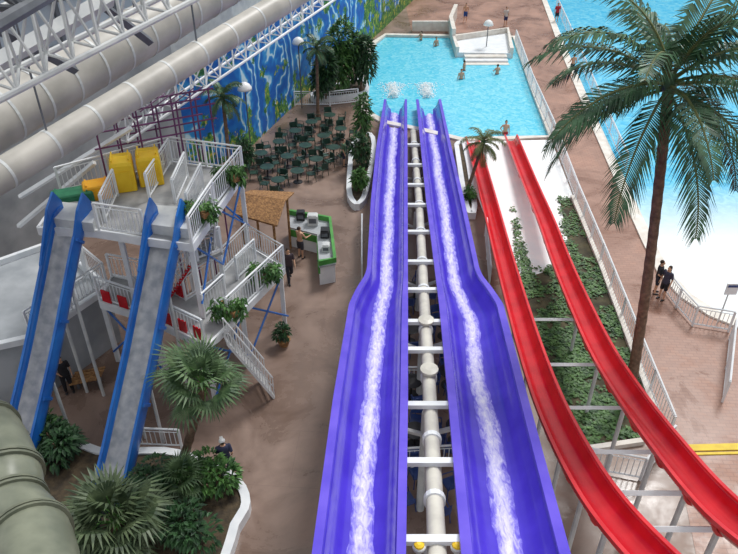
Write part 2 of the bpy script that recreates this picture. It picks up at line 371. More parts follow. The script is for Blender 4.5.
# ---------------- slides
def sections(path,hw):
    P=[Vector(p) for p in path]; out=[]
    for i,p in enumerate(P):
        t=(P[min(i+1,len(P)-1)]-P[max(i-1,0)]).normalized(); r=Vector((t.y,-t.x,0)).normalized(); n=r.cross(t)
        w=hw[i] if isinstance(hw,list) else hw
        out.append((p,r,n,w,t))
    return out
INNER=[(-.86,0),(-.8,-.12),(-.7,-.5),(-.56,-.8),(-.34,-.96),(0,-1),(.34,-.96),(.56,-.8),(.7,-.5),(.8,-.12),(.86,0)]
def slide(name,label,secs,depth,mi,mr,bed=None,ribstep=6,rimw=.2,rimh=.06,inner=INNER,rimv=0,th=.07):
    root=thing(name,label,'water slide',(secs[0][0].x,secs[0][0].y,0))
    def ring(s):
        p,r,n,w,t=s
        a=[p+r*u*w+n*v*depth for u,v in inner]
        b=[p+r*u*w*1.05+n*(v*depth-th) for u,v in inner][::-1]
        return a+b
    mb=MB(); rg=[ring(s) for s in secs]; mb.loft(rg)
    if bed:
        k=len(inner); nring=2*k
        for i in range(len(mb.f)):
            f=mb.f[i]
            if len(f)==4:
                j=f[0]%nring
                if 1<=j<k-2: mb.m[i]=1
        mb.build('trough',[mi,bed],root,True)
    else: mb.build('trough',mi,root,True)
    for sg in (-1,1):
        m2=MB(); m2.loft([[p+r*sg*w*.84+n*(rimv+rimh),p+r*sg*w*(.86+rimw)+n*(rimv+rimh),p+r*sg*w*(.86+rimw)+n*(rimv-rimh*1.5),p+r*sg*w*.84+n*(rimv-rimh*1.0)][::sg] for p,r,n,w,t in secs])
        m2.build('rim',mr,root)
    i=ribstep
    while i<len(secs)-1:
        p,r,n,w,t=secs[i]; m3=MB(); o1=[p+r*u*w*1.08+n*(v*depth-th*1.0) for u,v in inner]; o2=[p+r*u*w*1.14+n*(v*depth-th*2.2) for u,v in inner][::-1]
        m3.loft([[q-t*.05 for q in o1+o2],[q+t*.05 for q in o1+o2]]); m3.build('joint_flange',mr,root); i+=ribstep
    return root
ZP=[(100,.55),(120,.7),(150,1.1),(200,1.9),(270,3.0),(285,3.2),(305,3.55),(400,5.0),(554,6.5),(640,7.7)]
LE=[(100,384),(150,376),(200,371),(268,367),(276,365),(290,356),(305,349),(400,333),(554,312),(640,300)]
LI=[(100,407),(150,407.5),(305,408),(400,408),(554,406),(640,405)]
RI=[(100,416),(150,421),(200,426),(305,439),(400,448),(554,461),(640,468)]
RE=[(100,441),(150,452),(200,464),(268,479),(276,482),(290,493),(305,503),(400,528),(554,570),(640,594)]
rows=[100,110,120,135,150,165,182,200,218,236,252,262,268,273,278,283,288,294,300,306,315,330,345,362,380,400,425,450,480,515,554,595,640]
def zp(y): return lerpkeys(ZP,y)
def pslide(A,B,label):
    path=[];hw=[]
    for y in rows:
        a=G(lerpkeys(A,y),y,zp(y)); b=G(lerpkeys(B,y),y,zp(y)); path.append((a+b)/2); hw.append((b-a).length/2/1.06)
    P2=cr([tuple(p)+(h,) for p,h in zip(path,hw)],3)
    sec=sections([p[:3] for p in P2],[p[3] for p in P2])
    sec=[(p,Vector((1,0,0)),Vector((0,0,1)),w,t) for p,r,n,w,t in sec]
    slide('water_slide',label,sec,.72,MT['purple'],MT['purple_rim'],ribstep=7,rimw=.2)
    return sec
sl=pslide(LE,LI,'left one of the two purple water slides, beside the plaza')
sr=pslide(RI,RE,'right one of the two purple water slides, beside the red slides')
def stream(sec,label,half,off,depth,m,name='water_stream'):
    rings=[]; fine=[]; edge=[]
    for i in range(len(sec)-1):
        for k in range(5):
            t=k/5; a,b=sec[i],sec[i+1]; fine.append((a[0].lerp(b[0],t),a[1],a[2].lerp(b[2],t),a[3]+(b[3]-a[3])*t))
    us=(-1,-.7,-.35,0,.35,.7,1)
    for i,(p,r,n,w) in enumerate(fine):
        y=p.y; dx=.12*mnoise.noise(Vector((y*.22,off,0)))
        wl=half/w*(1+.25*mnoise.noise(Vector((y*.9,off,7)))+.15*mnoise.noise(Vector((y*3,off,7)))); wr=half/w*(1+.25*mnoise.noise(Vector((y*.9,off,11)))+.15*mnoise.noise(Vector((y*3,off,11))))
        row=[]
        for u in us:
            ww=wl if u<0 else wr; h=.03*(1-u*u)+.012
            uu=dx+u*ww; hb=-depth*(1-.30*abs(uu)**2)
            row.append(p+r*uu*w+n*(hb+h+.01*mnoise.noise(Vector((y*6,u*3,off)))*(1-u*u))); edge.append(1-abs(u)**1.5)
        rings.append(row)
    mb=MB(); mb.loft(rings,False); o=mb.build(name,m,smooth=True); tag(o,label,'water',kind='stuff')
    at=o.data.attributes.new('edge','FLOAT','POINT'); at.data.foreach_set('value',edge); return o
stream(sl,'foaming white water running down the left purple slide',.27,1.7,.72,MT['foam'])
stream(sr,'foaming white water running down the right purple slide',.27,8.3,.72,MT['foam'])
for k,(px,py,lb) in enumerate([(394,97,'white splash where the left purple slide meets the pool'),(428,97,'white splash where the right purple slide meets the pool')]):
    c=G(px,py); mb=MB()
    for i in range(900):
        d=abs(random.gauss(0,.32)); ln=U(0,3.2); q=c+Vector((random.choice((-1,1))*d*(.6+.3*ln),ln,max(-.09,.5*math.exp(-d*d*4)*rnd()*(1-ln/4)-.09)))
        s=U(.012,.045); mb.ell(q,(s,s*1.6,s*.8),5)
    tag(mb.build('splash',MT['splash'],smooth=True),lb,'splash',kind='stuff')
PX=[(132,413),(200,419),(300,424),(400,430),(554,437),(640,441)]
rowsP=[132,150,175,200,230,262,300,340,380,420,470,520,560,620]
pp=[G(lerpkeys(PX,y),y,zp(y)-.55) for y in rowsP]
root=thing('water_pipe','long cream pipe running between the two purple slides','pipe',(pp[0].x,pp[0].y,0))
mb=MB(); mb.tube(pp,.2,14); mb.build('pipe',MT['pipe'],root,True)
for y in (145,162,182,205,232,262,290,330,378,440,500):
    p=G(lerpkeys(PX,y),y,zp(y)-.55); q=G(lerpkeys(PX,y+3),y+3,zp(y+3)-.55); d=(q-p).normalized()
    mb=MB(); mb.tube([p-d*.08,p+d*.08],.25,14); mb.build('coupling',MT['white'],root)
for y in (378,328):
    p=G(lerpkeys(PX,y),y,zp(y)-.55); mb=MB(); mb.lathe([(.2,-.1),(.22,.28),(.27,.3),(.27,.38),(.12,.42)],p,14); mb.build('valve_cap',MT['pipe'],root)
for y in (145,165,185,205,232,262,290,322,350,405,462,540):
    z=zp(y); a=G(lerpkeys(LI,y),y,z-.2); b=G(lerpkeys(RI,y),y,z-.2); c=(a+b)/2
    r=thing('crossbeam','white steel crossbeam joining the two purple slides over the cream pipe','beam',(c.x,c.y,0),'crossbeams between the purple slides')
    mb=MB(); mb.box(c,((b-a).length+.04,.17,.14)); mb.build('beam',MT['white'],r)
    if y in (165,205,262,322,405,540):
        mb=MB(); p=Vector((c.x,c.y+.3,0)); mb.tube([p,p+Vector((0,0,z-.8))],.13,10); mb.build('column',MT['offw'],r)
        for sg in (-1,1):
            mb=MB(); mb.tube([p+Vector((0,0,max(.1,z-1.7))),Vector((c.x+sg*1.2,c.y,z-.95))],.08,6); mb.build('brace',MT['offw'],r)
for px,lb in ((419,'round yellow-topped lamp on the left of the cream pipe'),(457,'round yellow-topped lamp on the right of the cream pipe')):
    p=G(px,547,6.1); r=thing('lamp',lb,'lamp',(p.x,p.y,0)); mb=MB(); mb.tube([Vector((p.x,p.y,0)),p],.05,8); mb.build('pole',MT['offw'],r)
    mb=MB(); mb.lathe([(.05,-.1),(.13,-.04),(.14,.04),(.12,.06)],p,14); mb.build('housing',MT['offw'],r); mb=MB(); mb.lathe([(.11,.05),(.1,.1),(.04,.13)],p,14); mb.build('lens',MT['yellow'],r)
RL=[(472,137,.5),(489,200,1.0),(502,250,1.5),(516,300,2.1),(531,350,2.8),(549,400,3.6),(573,450,4.5),(604,500,5.5),(651,554,6.6),(720,618,8.0)]
RR=[(511,135,.5),(529,180,.9),(546,220,1.3),(561,260,1.7),(578,300,2.2),(602,350,3.0),(634,400,3.9),(668,445,4.8),(706,490,5.7),(748,528,6.4),(840,590,7.6)]
def rs(keys,label):
    pts=cr([tuple(G(*k)) for k in keys],5); n=len(pts); hw=[.40+.12*(i/(n-1))**1.2 for i in range(n)]; s=sections(pts,hw); s=[(p,r,Vector((0,0,1)),w,t) for p,r,n_,w,t in s]
    slide('water_slide',label,s,.40,MT['red'],MT['red_rim'],ribstep=4,rimw=.18,rimh=.05); return s
s1=rs(RL,'left one of the two red water slides, next to the purple slides'); s2=rs(RR,'right one of the two red water slides, next to the promenade')
def at_row(keys,y):
    for a,b in zip(keys,keys[1:]):
        if a[1]<=y<=b[1]:
            t=(y-a[1])/(b[1]-a[1]); return [a[i]+(b[i]-a[i])*t for i in range(3)]
for y in (306,350,392,435,475,510):
    a=at_row(RL,y); b=at_row(RR,y); A=G(a[0],y,a[2]); B=G(b[0],y,b[2]); A.z-=.66; B.z-=.66
    r=thing('crossbeam','white steel crossbeam carrying the two red slides','beam',((A.x+B.x)/2,(A.y+B.y)/2,0),'crossbeams under the red slides')
    mb=MB(); d=(B-A); mb.tube([A-d*.02,B+d*.02],.08,4); mb.build('beam',MT['white'],r)
    for P_ in (A,B):
        mb=MB(); mb.tube([Vector((P_.x,P_.y,0)),P_],.07,8); mb.build('column',MT['offw'],r)
def bs(top,bot,label):
    T=G(*top); B=G(*bot); d=B-T
    keys=[T+Vector((-d.x*.06,-d.y*.16,.12)),T,T+d*.25+Vector((0,0,-.05)),T+d*.5+Vector((0,0,-.15)),T+d*.75+Vector((0,0,-.1)),B,B+Vector((d.x*.1,d.y*.22,-.25))]
    s=sections(cr([tuple(k) for k in keys],4),.52)
    INB=[(-.95,.35),(-.93,-.5),(-.88,-.8),(-.7,-.95),(-.4,-1),(0,-1),(.4,-1),(.7,-.95),(.88,-.8),(.93,-.5),(.95,.35)]
    r=slide('water_slide',label,s,.42,MT['blue'],MT['blue'],MT['slidegrey'],ribstep=5,rimw=.15,rimh=.03,inner=INB,rimv=.15,th=.04)
    for sg in (-1,1):
        mb=MB(); p,rr,n,w,t=s[0]; o=rr*sg*w*.97; z=Vector((0,0,1)); p2=s[7][0]; p3=s[4][0]
        mb.loft([[q+o-rr*sg*.035,q+o+rr*sg*.035,q+o+rr*sg*.035+z*h_,q+o-rr*sg*.035+z*h_] for q,h_ in ((p-t*.1,.3),(p+t*.25,.8),(p3,.6),(p3.lerp(p2,.5),.4),(p2,.2))]); mb.build('side_fin',MT['blue'],r)
    for k in (8,14,20):
        p,rr,n,w,t=s[k]
        for sg in (-1,1):
            q=p+rr*sg*.35-n*.5; mb=MB(); mb.tube([Vector((q.x,q.y,0)),q],.06,8); mb.build('support_leg',MT['offw'],r)
    return s
bs((66,226,6.7),(12,472,.75),'left one of the two steep blue slides, at the picture edge')
bs((164,232,6.7),(112,478,.75),'right one of the two steep blue slides, in front of the tower deck')

# ---------------- tower
TW=thing('slide_tower','white steel slide tower with two railed decks and stairs','tower',G(170,290))
def pl(poly,z0,z1,name,m,par=TW):
    mb=MB(); mb.prism(poly,z0,z1); return mb.build(name,m,par)
UD=[G(*p,6.5) for p in [(38,228),(62,194),(172,162),(243,172),(192,245),(140,238),(118,234),(92,230)]]
pl(UD,6.38,6.5,'upper_deck',MT['deck']); 
LD=[G(*p,3.2) for p in [(100,302),(150,318),(207,346),(284,268),(248,246),(214,282),(186,300),(160,286),(112,276)]]
pl(LD,3.08,3.2,'lower_deck',MT['deck'])
mb=MB(); mb.strip(UD+[UD[0]],.1,6.24,6.54); mb.build('fascia',MT['white'],TW)
mb=MB(); mb.strip(LD+[LD[0]],.1,2.94,3.24); mb.build('fascia',MT['white'],TW)
for px,py,z in [(62,194,6.3),(172,162,6.3),(243,172,6.3),(192,245,6.3),(118,234,6.3),(215,208,6.3),(207,346,3.0),(284,268,3.0),(248,246,3.0),(150,318,3.0),(100,302,3.0),(244,306,3.0)]:
    p=G(px,py,z); p=p.lerp(Vector((TW.location.x,TW.location.y,z)),.03); mb=MB(); mb.box((p.x,p.y,z/2),(.16,.16,z)); mb.build('column',MT['white'],TW)
for a,b in [((207,346,3.0),(244,306,3.0)),((244,306,3.0),(284,268,3.0)),((172,162,6.3),(243,172,6.3)),((192,245,6.3),(215,208,6.3)),((215,208,6.3),(243,172,6.3)),((100,302,3.0),(150,318,3.0))]:
    A=G(*a);B=G(*b); A2=A-Vector((0,0,2.4)); B2=B-Vector((0,0,2.4)); mb=MB(); mb.tube([A,B2],.04,6); mb.tube([A2,B],.04,6); mb.build('cross_brace',MT['blue'],TW)
for pts,z in [([(62,194),(112,180),(172,162),(243,172),(215,208),(192,245)],6.5),([(146,238),(100,231)],6.5),([(172,164),(150,200)],6.5),([(188,178),(176,206)],6.5),([(118,196),(106,222)],6.5),([(204,190),(190,220)],6.5),([(100,300),(150,317),(205,344)],3.2),([(229,322),(284,268),(248,246),(214,282),(186,300),(160,286),(112,277)],3.2),([(205,318),(226,298)],3.2),([(238,280),(256,262)],3.2),([(140,300),(166,310)],3.2)]:
    railing([G(*p,z) for p in pts],'',parent=TW)
for pts in ([(44,216),(56,200),(98,204),(92,222)],[(142,222),(148,203),(188,206),(188,228)]):
    q=[G(*p,6.9) for p in pts]; pl(q,6.5,6.85,'launch_platform',MT['offw'])
    for k in (1,2):
        e=[q[1],q[2]]; pl([e[0]+Vector((0,.32*(k-1),0)),e[1]+Vector((0,.32*(k-1),0)),e[1]+Vector((0,.32*k,0)),e[0]+Vector((0,.32*k,0))],6.5,6.85-.12*k,'launch_step',MT['deck'])
# red and white striped infill on the lower deck edges
for (a,b,z) in [((152,318),(203,343),3.2),((163,289),(184,300),3.2),((104,303),(146,317),3.2)]:
    A=G(*a,z);B=G(*b,z); n=int((B-A).length/.34)
    for i in range(n):
        if i%2: continue
        mb=MB(); mb.strip([A.lerp(B,i/n),A.lerp(B,(i+1)/n)],.05,z+.1,z+.6); mb.build('red_panel',MT['red'],TW)
def stairs(a,b,w,parent,red=False):
    d=b-a; h=Vector((d.x,d.y,0)); ang=math.atan2(h.y,h.x); n=max(6,int(abs(d.z)/.2)); st=h.length/n
    q=Vector((h.y,-h.x,0)).normalized()
    for i in range(n):
        p=a+d*((i+.5)/n); mb=MB(); mb.box(p,(st*.9,w,.05),ang); mb.build('tread',MT['deck'],parent)
    for sg in (-1,1):
        mb=MB(); o=q*sg*w/2; mb.loft([[a+o+Vector((0,0,.08)),a+o+q*.05+Vector((0,0,.08)),a+o+q*.05-Vector((0,0,.14)),a+o-Vector((0,0,.14))],[b+o+Vector((0,0,.08)),b+o+q*.05+Vector((0,0,.08)),b+o+q*.05-Vector((0,0,.14)),b+o-Vector((0,0,.14))]]); mb.build('stringer',MT['red'] if red else MT['white'],parent)
        mb=MB(); z=Vector((0,0,1)); mb.tube([a+o+z*1.0,b+o+z*1.0],.035,6); mb.tube([a+o+z*.55,b+o+z*.55],.02,6)
        for i in range(0,n+1): p=a+o+d*(i/n); mb.box(p+z*.5,(.03,.03,1.0),ang)
        mb.build('stair_rail',MT['white'],parent)
stairs(G(222,332,3.2),G(270,388,0.0),1.1,TW)
MID=[G(*p,4.9) for p in [(196,262),(222,252),(212,240),(186,250)]]
stairs(G(200,224,6.5),G(200,252,4.9),.95,TW); pl(MID,4.78,4.9,'mid_landing',MT['deck'])
railing([MID[1],MID[0]],'',parent=TW) if False else railing([G(222,252,4.9),G(198,261,4.9)],'',parent=TW)
stairs(G(196,258,4.9),G(174,292,3.2),.95,TW,True)
def hood(px,py,z,w,l,h,m,label,rz):
    p=G(px,py,z); r=thing('slide_start_cover',label,'cover',p); R=Matrix.Rotation(rz,3,'Z')
    mb=MB(); P=[(-1,.0),(-1,.85),(-.93,.96),(-.8,1.0),(.8,1.0),(.93,.96),(1,.85),(1,.0)]
    mb.loft([[p+R@Vector((x*w/2*s,y*l/2,zz*h*hs)) for x,zz in P] for y,s,hs in ((-1,.9,.88),(-.9,1,.97),(0,1,1.04),(.9,1,.97),(1,.9,.88))]); mb.build('shell',m,r)
    mb=MB(); mb.box(p+R@Vector((0,-l*.5-.02,h*.45)),(w*.6,.03,h*.5),rz); mb.build('front_panel',m,r)
    for sx in (-1,1):
        mb=MB(); mb.box(p+R@Vector((sx*w*.36,0,h*1.05)),(.05,l*.8,.05),rz); mb.build('roof_rib',m,r)
hood(126,186,6.52,.8,1.0,1.15,MT['yellow'],'left one of the pair of tall yellow covers on the upper deck',.3)
hood(152,180,6.52,.85,1.0,1.15,MT['yellow'],'right one of the pair of tall yellow covers on the upper deck',.3)
hood(99,196,6.52,.95,.7,.55,MT['orange'],'low orange cover between the green and yellow covers',.4)
hood(74,202,6.52,1.4,.7,.45,MT['dgreen2'],'low green cover at the left end of the upper deck',.4)
r=thing('pipe_frame','purple steel pipe frame standing over the back of the upper deck','frame',G(150,178,6.5))
a=G(108,182,6.5); b=G(204,160,6.5); q=Vector((.3,1.2,0))
for i in range(6):
    for k in (0,1):
        p=a.lerp(b,i/5)+q*k*.9; z0=6.5 if k==0 else 0; mb=MB(); mb.tube([Vector((p.x,p.y,z0)),Vector((p.x,p.y,9.0))],.035,6); mb.build('upright',MT['lilac'],r)
for zz_ in (1.3,1.9,2.5):
    for k in (0,1):
        mb=MB(); mb.tube([a+q*k*.9+Vector((-.2,0,zz_)),b+q*k*.9+Vector((.2,0,zz_))],.035,6); mb.build('rail',MT['lilac'],r)
for i in range(11):
    p=a.lerp(b,i/10)+Vector((0,0,2.5)); mb=MB(); mb.tube([p-q*.3,p+q*1.2],.025,6); mb.build('joist',MT['lilac'],r)

# ---------------- ducts and trusses
def duct(p0,p1,rad,label,seg=9,ext=(-.6,1.6)):
    d=p1-p0; A=p0+d*ext[0]; B=p0+d*ext[1]; r=thing('duct',label,'duct',(A+B)/2)
    mb=MB(); mb.tube([A.lerp(B,i/24) for i in range(25)],rad,28); mb.build('duct_body',MT['duct'],r,True)
    for i in range(1,seg*2):
        p=A.lerp(B,i/(seg*2)); t=d.normalized(); mb=MB(); mb.tube([p-t*.04,p+t*.04],rad*1.02,28); mb.build('seam_band',MT['offw'],r)
    for i in range(1,seg,2):
        p=A.lerp(B,i/seg); mb=MB(); mb.tube([p+Vector((0,0,rad*.9)),Vector((p.x,p.y,18))],.03,6); mb.build('hanger',MT['steel'],r)
duct(G(0,116,10.9),G(205,-6,12.4),.82,'larger cream air duct crossing the upper left corner')
duct(G(0,176,10.4),G(284,2,12.2),.42,'thinner cream air duct running just below the large duct')
def truss(p0,p1,h,bays,label,m,rc=.09,rw=.05,w=.9):
    d=p1-p0; q=Vector((d.y,-d.x,0)).normalized()*w/2; z=Vector((0,0,h)); r=thing('truss',label,'truss',(p0+p1)/2)
    for o in (q,-q,z):
        mb=MB(); mb.tube([p0+o,p1+o],rc,8); mb.build('chord',m,r)
    for i in range(bays):
        mb=MB(); a=p0+d*(i/bays); b=p0+d*((i+.5)/bays); c=p0+d*((i+1)/bays)
        for s in (q,-q): mb.tube([a+s,b+z],rw,6); mb.tube([b+z,c+s],rw,6)
        mb.tube([a+q,a-q],rw,6); mb.tube([a+q,c-q],rw,6)
        mb.build('web_bay',m,r)
    return r
truss(G(-60,118,13.6),G(330,-78,15.4),1.3,18,'white roof truss above and behind the large duct',MT['offw'],.07,.035)
truss(G(-60,40,15.6),G(120,-60,16.0),1.2,8,'grey roof truss in the extreme upper left corner',MT['steel'],.12,.06)
truss(G(120,140,7.9),G(345,-12,9.9),.9,18,'white truss along the top of the sea mural',MT['white'],.06,.03,.7)
for (a,b,m_,rr_,lb) in [((-30,78,13.5),(110,-2,14.5),'offw',.2,'broad pale roof beam across the top left glazing'),((-20,20,14.5),(75,70,12.6),'steel',.12,'dark roof strut crossing the glazing nearer the corner'),((70,-20,15),(150,42,13),'steel',.12,'dark roof strut crossing behind the large duct'),((-30,46,14),(60,-20,15),'steel',.16,'dark heavy strut in the top left corner')]:
    A=G(*a);B=G(*b); mb=MB(); mb.tube([A,B],rr_,4); tag(mb.build('roof_beam',MT[m_]),lb,'beam')
for k,(a,b,lb) in enumerate([((-10,262,4.5),(70,196,7.5),'lower slanting white beam on the left wall behind the blue slide'),((-10,232,6),(110,158,8.5),'upper slanting white beam on the left wall behind the green cover')]):
    A=G(*a);B=G(*b); A.y+=2.5; B.y+=2.5; mb=MB(); mb.tube([A,B],.1,4); tag(mb.build('wall_beam',MT['white']),lb,'beam')

blk=[G(*p) for p in [(52,392),(122,340),(70,292),(-40,336),(-60,420)]]
mb=MB(); mb.prism(blk,0,2.5); tag(mb.build('wall_service_block',MT['conc']),kind='structure')
mb=MB(); mb.strip(blk+[blk[0]],.25,2.5,2.75); tag(mb.build('trim_2',MT['white']),kind='structure')
railing([Vector((p.x,p.y,2.75)) for p in blk[:3]],'white railing on the roof of the grey service block')
p=G(90,384); r=thing('bench','low wooden slatted bench below the service block','bench',p)
for i in range(5):
    mb=MB(); mb.box(p+Vector((0,-.3+i*.15,.42)),(1.1,.11,.05),.3); mb.build('slat',MT['thatch'],r)
for sx in (-.4,.4):
    mb=MB(); mb.box(p+Vector((sx,0,.2)),(.08,.6,.4),.3); mb.build('leg',MT['steel'],r)

tp=[G(*k) for k in [(-160,398,5.6),(-80,404,6.2),(-22,428,6.5),(2,470,6.6),(8,508,6.5),(30,538,6.6),(40,590,7.0),(40,660,7.6)]]
tpts=[Vector(p) for p in cr([tuple(x) for x in tp],6)]
r=thing('tube_slide','olive grey enclosed tube slide curling in the bottom left corner','tube slide',(tpts[14].x,tpts[14].y,0))
mb=MB(); mb.tube(tpts,.74,32); mb.build('tube',MT['tube'],r,True)
for i in (6,13,19,24,30,37):
    t=(tpts[i+1]-tpts[i-1]).normalized()
    for sg in (-1,1):
        mb=MB(); mb.tube([tpts[i]+t*sg*.05-t*.03,tpts[i]+t*sg*.05+t*.03],.81,32); mb.build('joint_flange',MT['tubering'],r)
for i in (8,26):
    mb=MB(); p=tpts[i]; mb.tube([Vector((p.x,p.y,0)),p-Vector((0,0,.7))],.14,10); mb.build('column',MT['offw'],r)

# ---------------- planters
def planter(pts,label,name='planter',h=.4):
    r=thing(name,label,'planter',sum(pts,Vector())/len(pts)); mb=MB(); mb.strip(pts+[pts[0]],.28,0,h); mb.build('kerb',MT['white'],r)
    mb=MB(); mb.prism(pts,.01,h-.08); mb.build('soil',MT['soil'],r)
def sm(px,seg=3):
    return [G(p[0],p[1]) for p in cr(px+[px[0]],seg)[:-1]]
planter(sm([(40,430),(100,458),(165,458),(208,470),(238,488),(247,510),(236,532),(205,585),(60,600),(-40,560),(-40,440)]),'white kerbed planter full of palms at the bottom left')
planter(sm([(352,150),(366,138),(374,150),(366,196),(360,208),(354,208),(349,194)]),'white kerbed planter with shrubs left of the purple slides')
planter(sm([(312,98),(340,88),(362,84),(366,96),(340,101),(316,102)]),'planter with tall trees under the mural behind the food court')
planter(sm([(456,150),(464,150),(474,212),(466,212)]),'narrow planter with a small palm between purple and red slides')
def bush(name,label,c,rx,rz,n,L,m,cat='shrub'):
    c=Vector(c); r=thing(name,label,cat,c); mb=MB()
    lumps=[(Vector((U(-.5,.5)*rx,U(-.5,.5)*rx,rz*U(.6,1.3))),U(.4,.62)) for _ in range(7)]
    for i in range(n):
        lc,ls=random.choice(lumps); d=Vector((random.gauss(0,1),random.gauss(0,1),random.gauss(.2,1))).normalized()
        p=c+lc+Vector((d.x*rx*ls,d.y*rx*ls,d.z*rz*ls*.9)); p.z=max(p.z,c.z+.05)
        dd=(d+Vector((U(-.6,.6),U(-.6,.6),U(-.7,.3)))).normalized(); mb.leaf(p,dd,L*U(.7,1.3),L*U(.35,.5),.3)
    mb.build('foliage',m,r)
    for i in range(5):
        mb=MB(); a=U(0,6.28); mb.tube([c,c+Vector((math.cos(a)*rx*.4,math.sin(a)*rx*.4,rz*1.3))],[.05,.02],5); mb.build('stem',MT['trunk'],r)
    return r
B=[('shrub','rounded leafy shrub at the back corner of the bottom left planter',(64,464),.8,.8,700,.3,'leafd'),
('shrub','dark green shrub between the blue slide foot and the fan palm',(158,502),.75,.7,700,.28,'leafd'),
('shrub','broad shrub filling the planter corner by the white kerb',(214,500),.9,.7,900,.24,'leaf'),
('shrub','shrub beside the olive tube at the bottom edge',(85,575),.8,.7,500,.28,'leafd'),
('shrub','shrub at the bottom edge of the planter under the kerb curve',(192,545),.9,.75,700,.26,'leafd'),
('shrub','dark shrub behind the left blue slide foot',(46,450),.6,.7,500,.26,'leaf'),
('shrub','nearest shrub in the planter left of the purple slides',(359,196),.45,.8,420,.28,'leaf'),
('shrub','middle shrub in the planter left of the purple slides',(361,172),.5,1.2,520,.3,'leafd'),
('shrub','farthest tall shrub in the planter left of the purple slides',(363,150),.55,1.9,620,.32,'leaf'),
('tree','tall dark tree left of the pool corner',(361,93),1.1,2.4,1300,.42,'leafd'),
('tree','broad dark tree under the mural beside the lamp',(326,103),1.0,2.2,1200,.42,'leafd'),
('tree','dense tree behind the food court railing nearest the mural',(343,96),1.1,2.9,1400,.42,'leaf'),
('shrub','potted shrub by the foot of the lower stairs',(284,345),.3,.45,240,.2,'leafd'),
('shrub','shrub at the back corner of the food court by the mural',(246,170),.6,1.0,420,.3,'leafd'),
('shrub','shrub growing at the head of the ivy bed beside the red slide',(469,205),.3,.45,260,.2,'leaf')]
for nm,lb,(px,py),rx,rz,n,L,mk in B: bush(nm,lb,G(px,py)+Vector((0,0,.32 if 'stairs' in lb else .3)),rx,rz,n,L,MT[mk],cat=nm)
p=G(284,345); r=thing('plant_pot','round terracotta pot under the shrub near the stairs','pot',p); mb=MB(); mb.lathe([(.18,0),(.26,.28)],p,14); mb.build('body',MT['thatch'],r); mb=MB(); mb.lathe([(.28,.27),(.29,.32),(.2,.32)],p,14); mb.build('lip',MT['thatch'],r)
def hang(px,py,z,lb):
    c=G(px,py,z); r=thing('hanging_plant',lb,'plant',c); mb=MB(); mb.box(c+Vector((0,-.12,.5)),(.9,.22,.2),-.8 if px<240 else .8); mb.build('trough_pot',MT['thatch'],r); mb=MB()
    for i in range(420):
        p=c+Vector((U(-.55,.55),U(-.4,.15),U(.25,.85))); mb.leaf(p,Vector((U(-1,1),U(-1.2,.3),U(-.8,.5))),U(.15,.28),.1,.4)
    mb.build('foliage',MT['leaf'],r)
hang(231,318,3.2,'green trailing plant on the lower deck railing near the stairs'); hang(266,282,3.2,'green trailing plant on the lower deck railing toward the kiosk')
hang(202,222,6.5,'green trailing plant on the upper deck railing near the camera side'); hang(232,186,6.5,'green trailing plant at the far corner of the upper deck railing')
def inside(p,poly):
    c=False; j=len(poly)-1
    for i in range(len(poly)):
        xi,yi=poly[i]; xj,yj=poly[j]
        if (yi>p[1])!=(yj>p[1]) and p[0]<(xj-xi)*(p[1]-yi)/(yj-yi)+xi: c=not c
        j=i
    return c
IV=[(511,205),(516,212),(524,245),(532,270),(552,266),(568,262),(556,198),(568,198),(600,270),(652,415),(640,436),(562,449),(522,350),(505,292),(516,272),(514,240)]
mb=MB(); cnt=0
while cnt<12500:
    px,py=U(500,654),U(196,450)
    if not inside((px,py),IV): continue
    p=G(px,py)
    if mnoise.noise(p*.8+Vector((5,5,0)))+.4*mnoise.noise(p*3)<-.14: cnt+=.4; continue
    h=.14*(.6+.5*mnoise.noise(p*1.3))
    p.z=.03+h*rnd(); a=U(0,6.28); mb.leaf(p,Vector((math.cos(a),math.sin(a),U(-.1,.35))),U(.11,.2),U(.09,.15),.15); cnt+=1
tag(mb.build('ivy',MT['ivy']),'green ivy covering the bed under and beside the red slides','ivy',kind='stuff')

# ---------------- palms
def frond_mesh(L,a0,droop,n,ll,m,name='frond',wide=.05,dp=1.3):
    mb=MB(); P=[]; a=a0; p=Vector((0,0,0)); k=16
    for i in range(k+1):
        P.append(p.copy()); t=i/k; a=a0-droop*t**dp; p=p+Vector((math.cos(a),0,math.sin(a)))*(L/k)
    mb.tube(P,[.045*(1-.8*i/k)+.006 for i in range(k+1)],5,1)
    for i in range(n):
        t=.12+.88*i/n; f=t*k; j=min(k-1,int(f)); q=P[j].lerp(P[j+1],f-j); T=(P[j+1]-P[j]).normalized(); N=Vector((-T.z,0,T.x))
        l=ll*(math.sin(math.pi*min(1,(t*.85+.12)))**.6)
        for sg in (-1,1):
            lk=l*U(.85,1.1); d=(T*(.6+.6*t)+Vector((0,sg,0))*1.0+N*U(-.1,.25)).normalized(); m1=q+d*lk*.5; tip=q+d*lk*.92-Vector((0,0,lk*U(.25,.5)))
            w=T*wide*ll
            mb.add([q-w*.4,q+w*.4,m1+w*.8,tip,m1-w*.8],[(0,1,2,4),(4,2,3)],0)
    me=bpy.data.meshes.new(name); me.from_pydata([tuple(v) for v in mb.v],[],mb.f); me.materials.append(m); me.materials.append(MT['dry']); me.polygons.foreach_set('material_index',mb.m); me.update(); return me
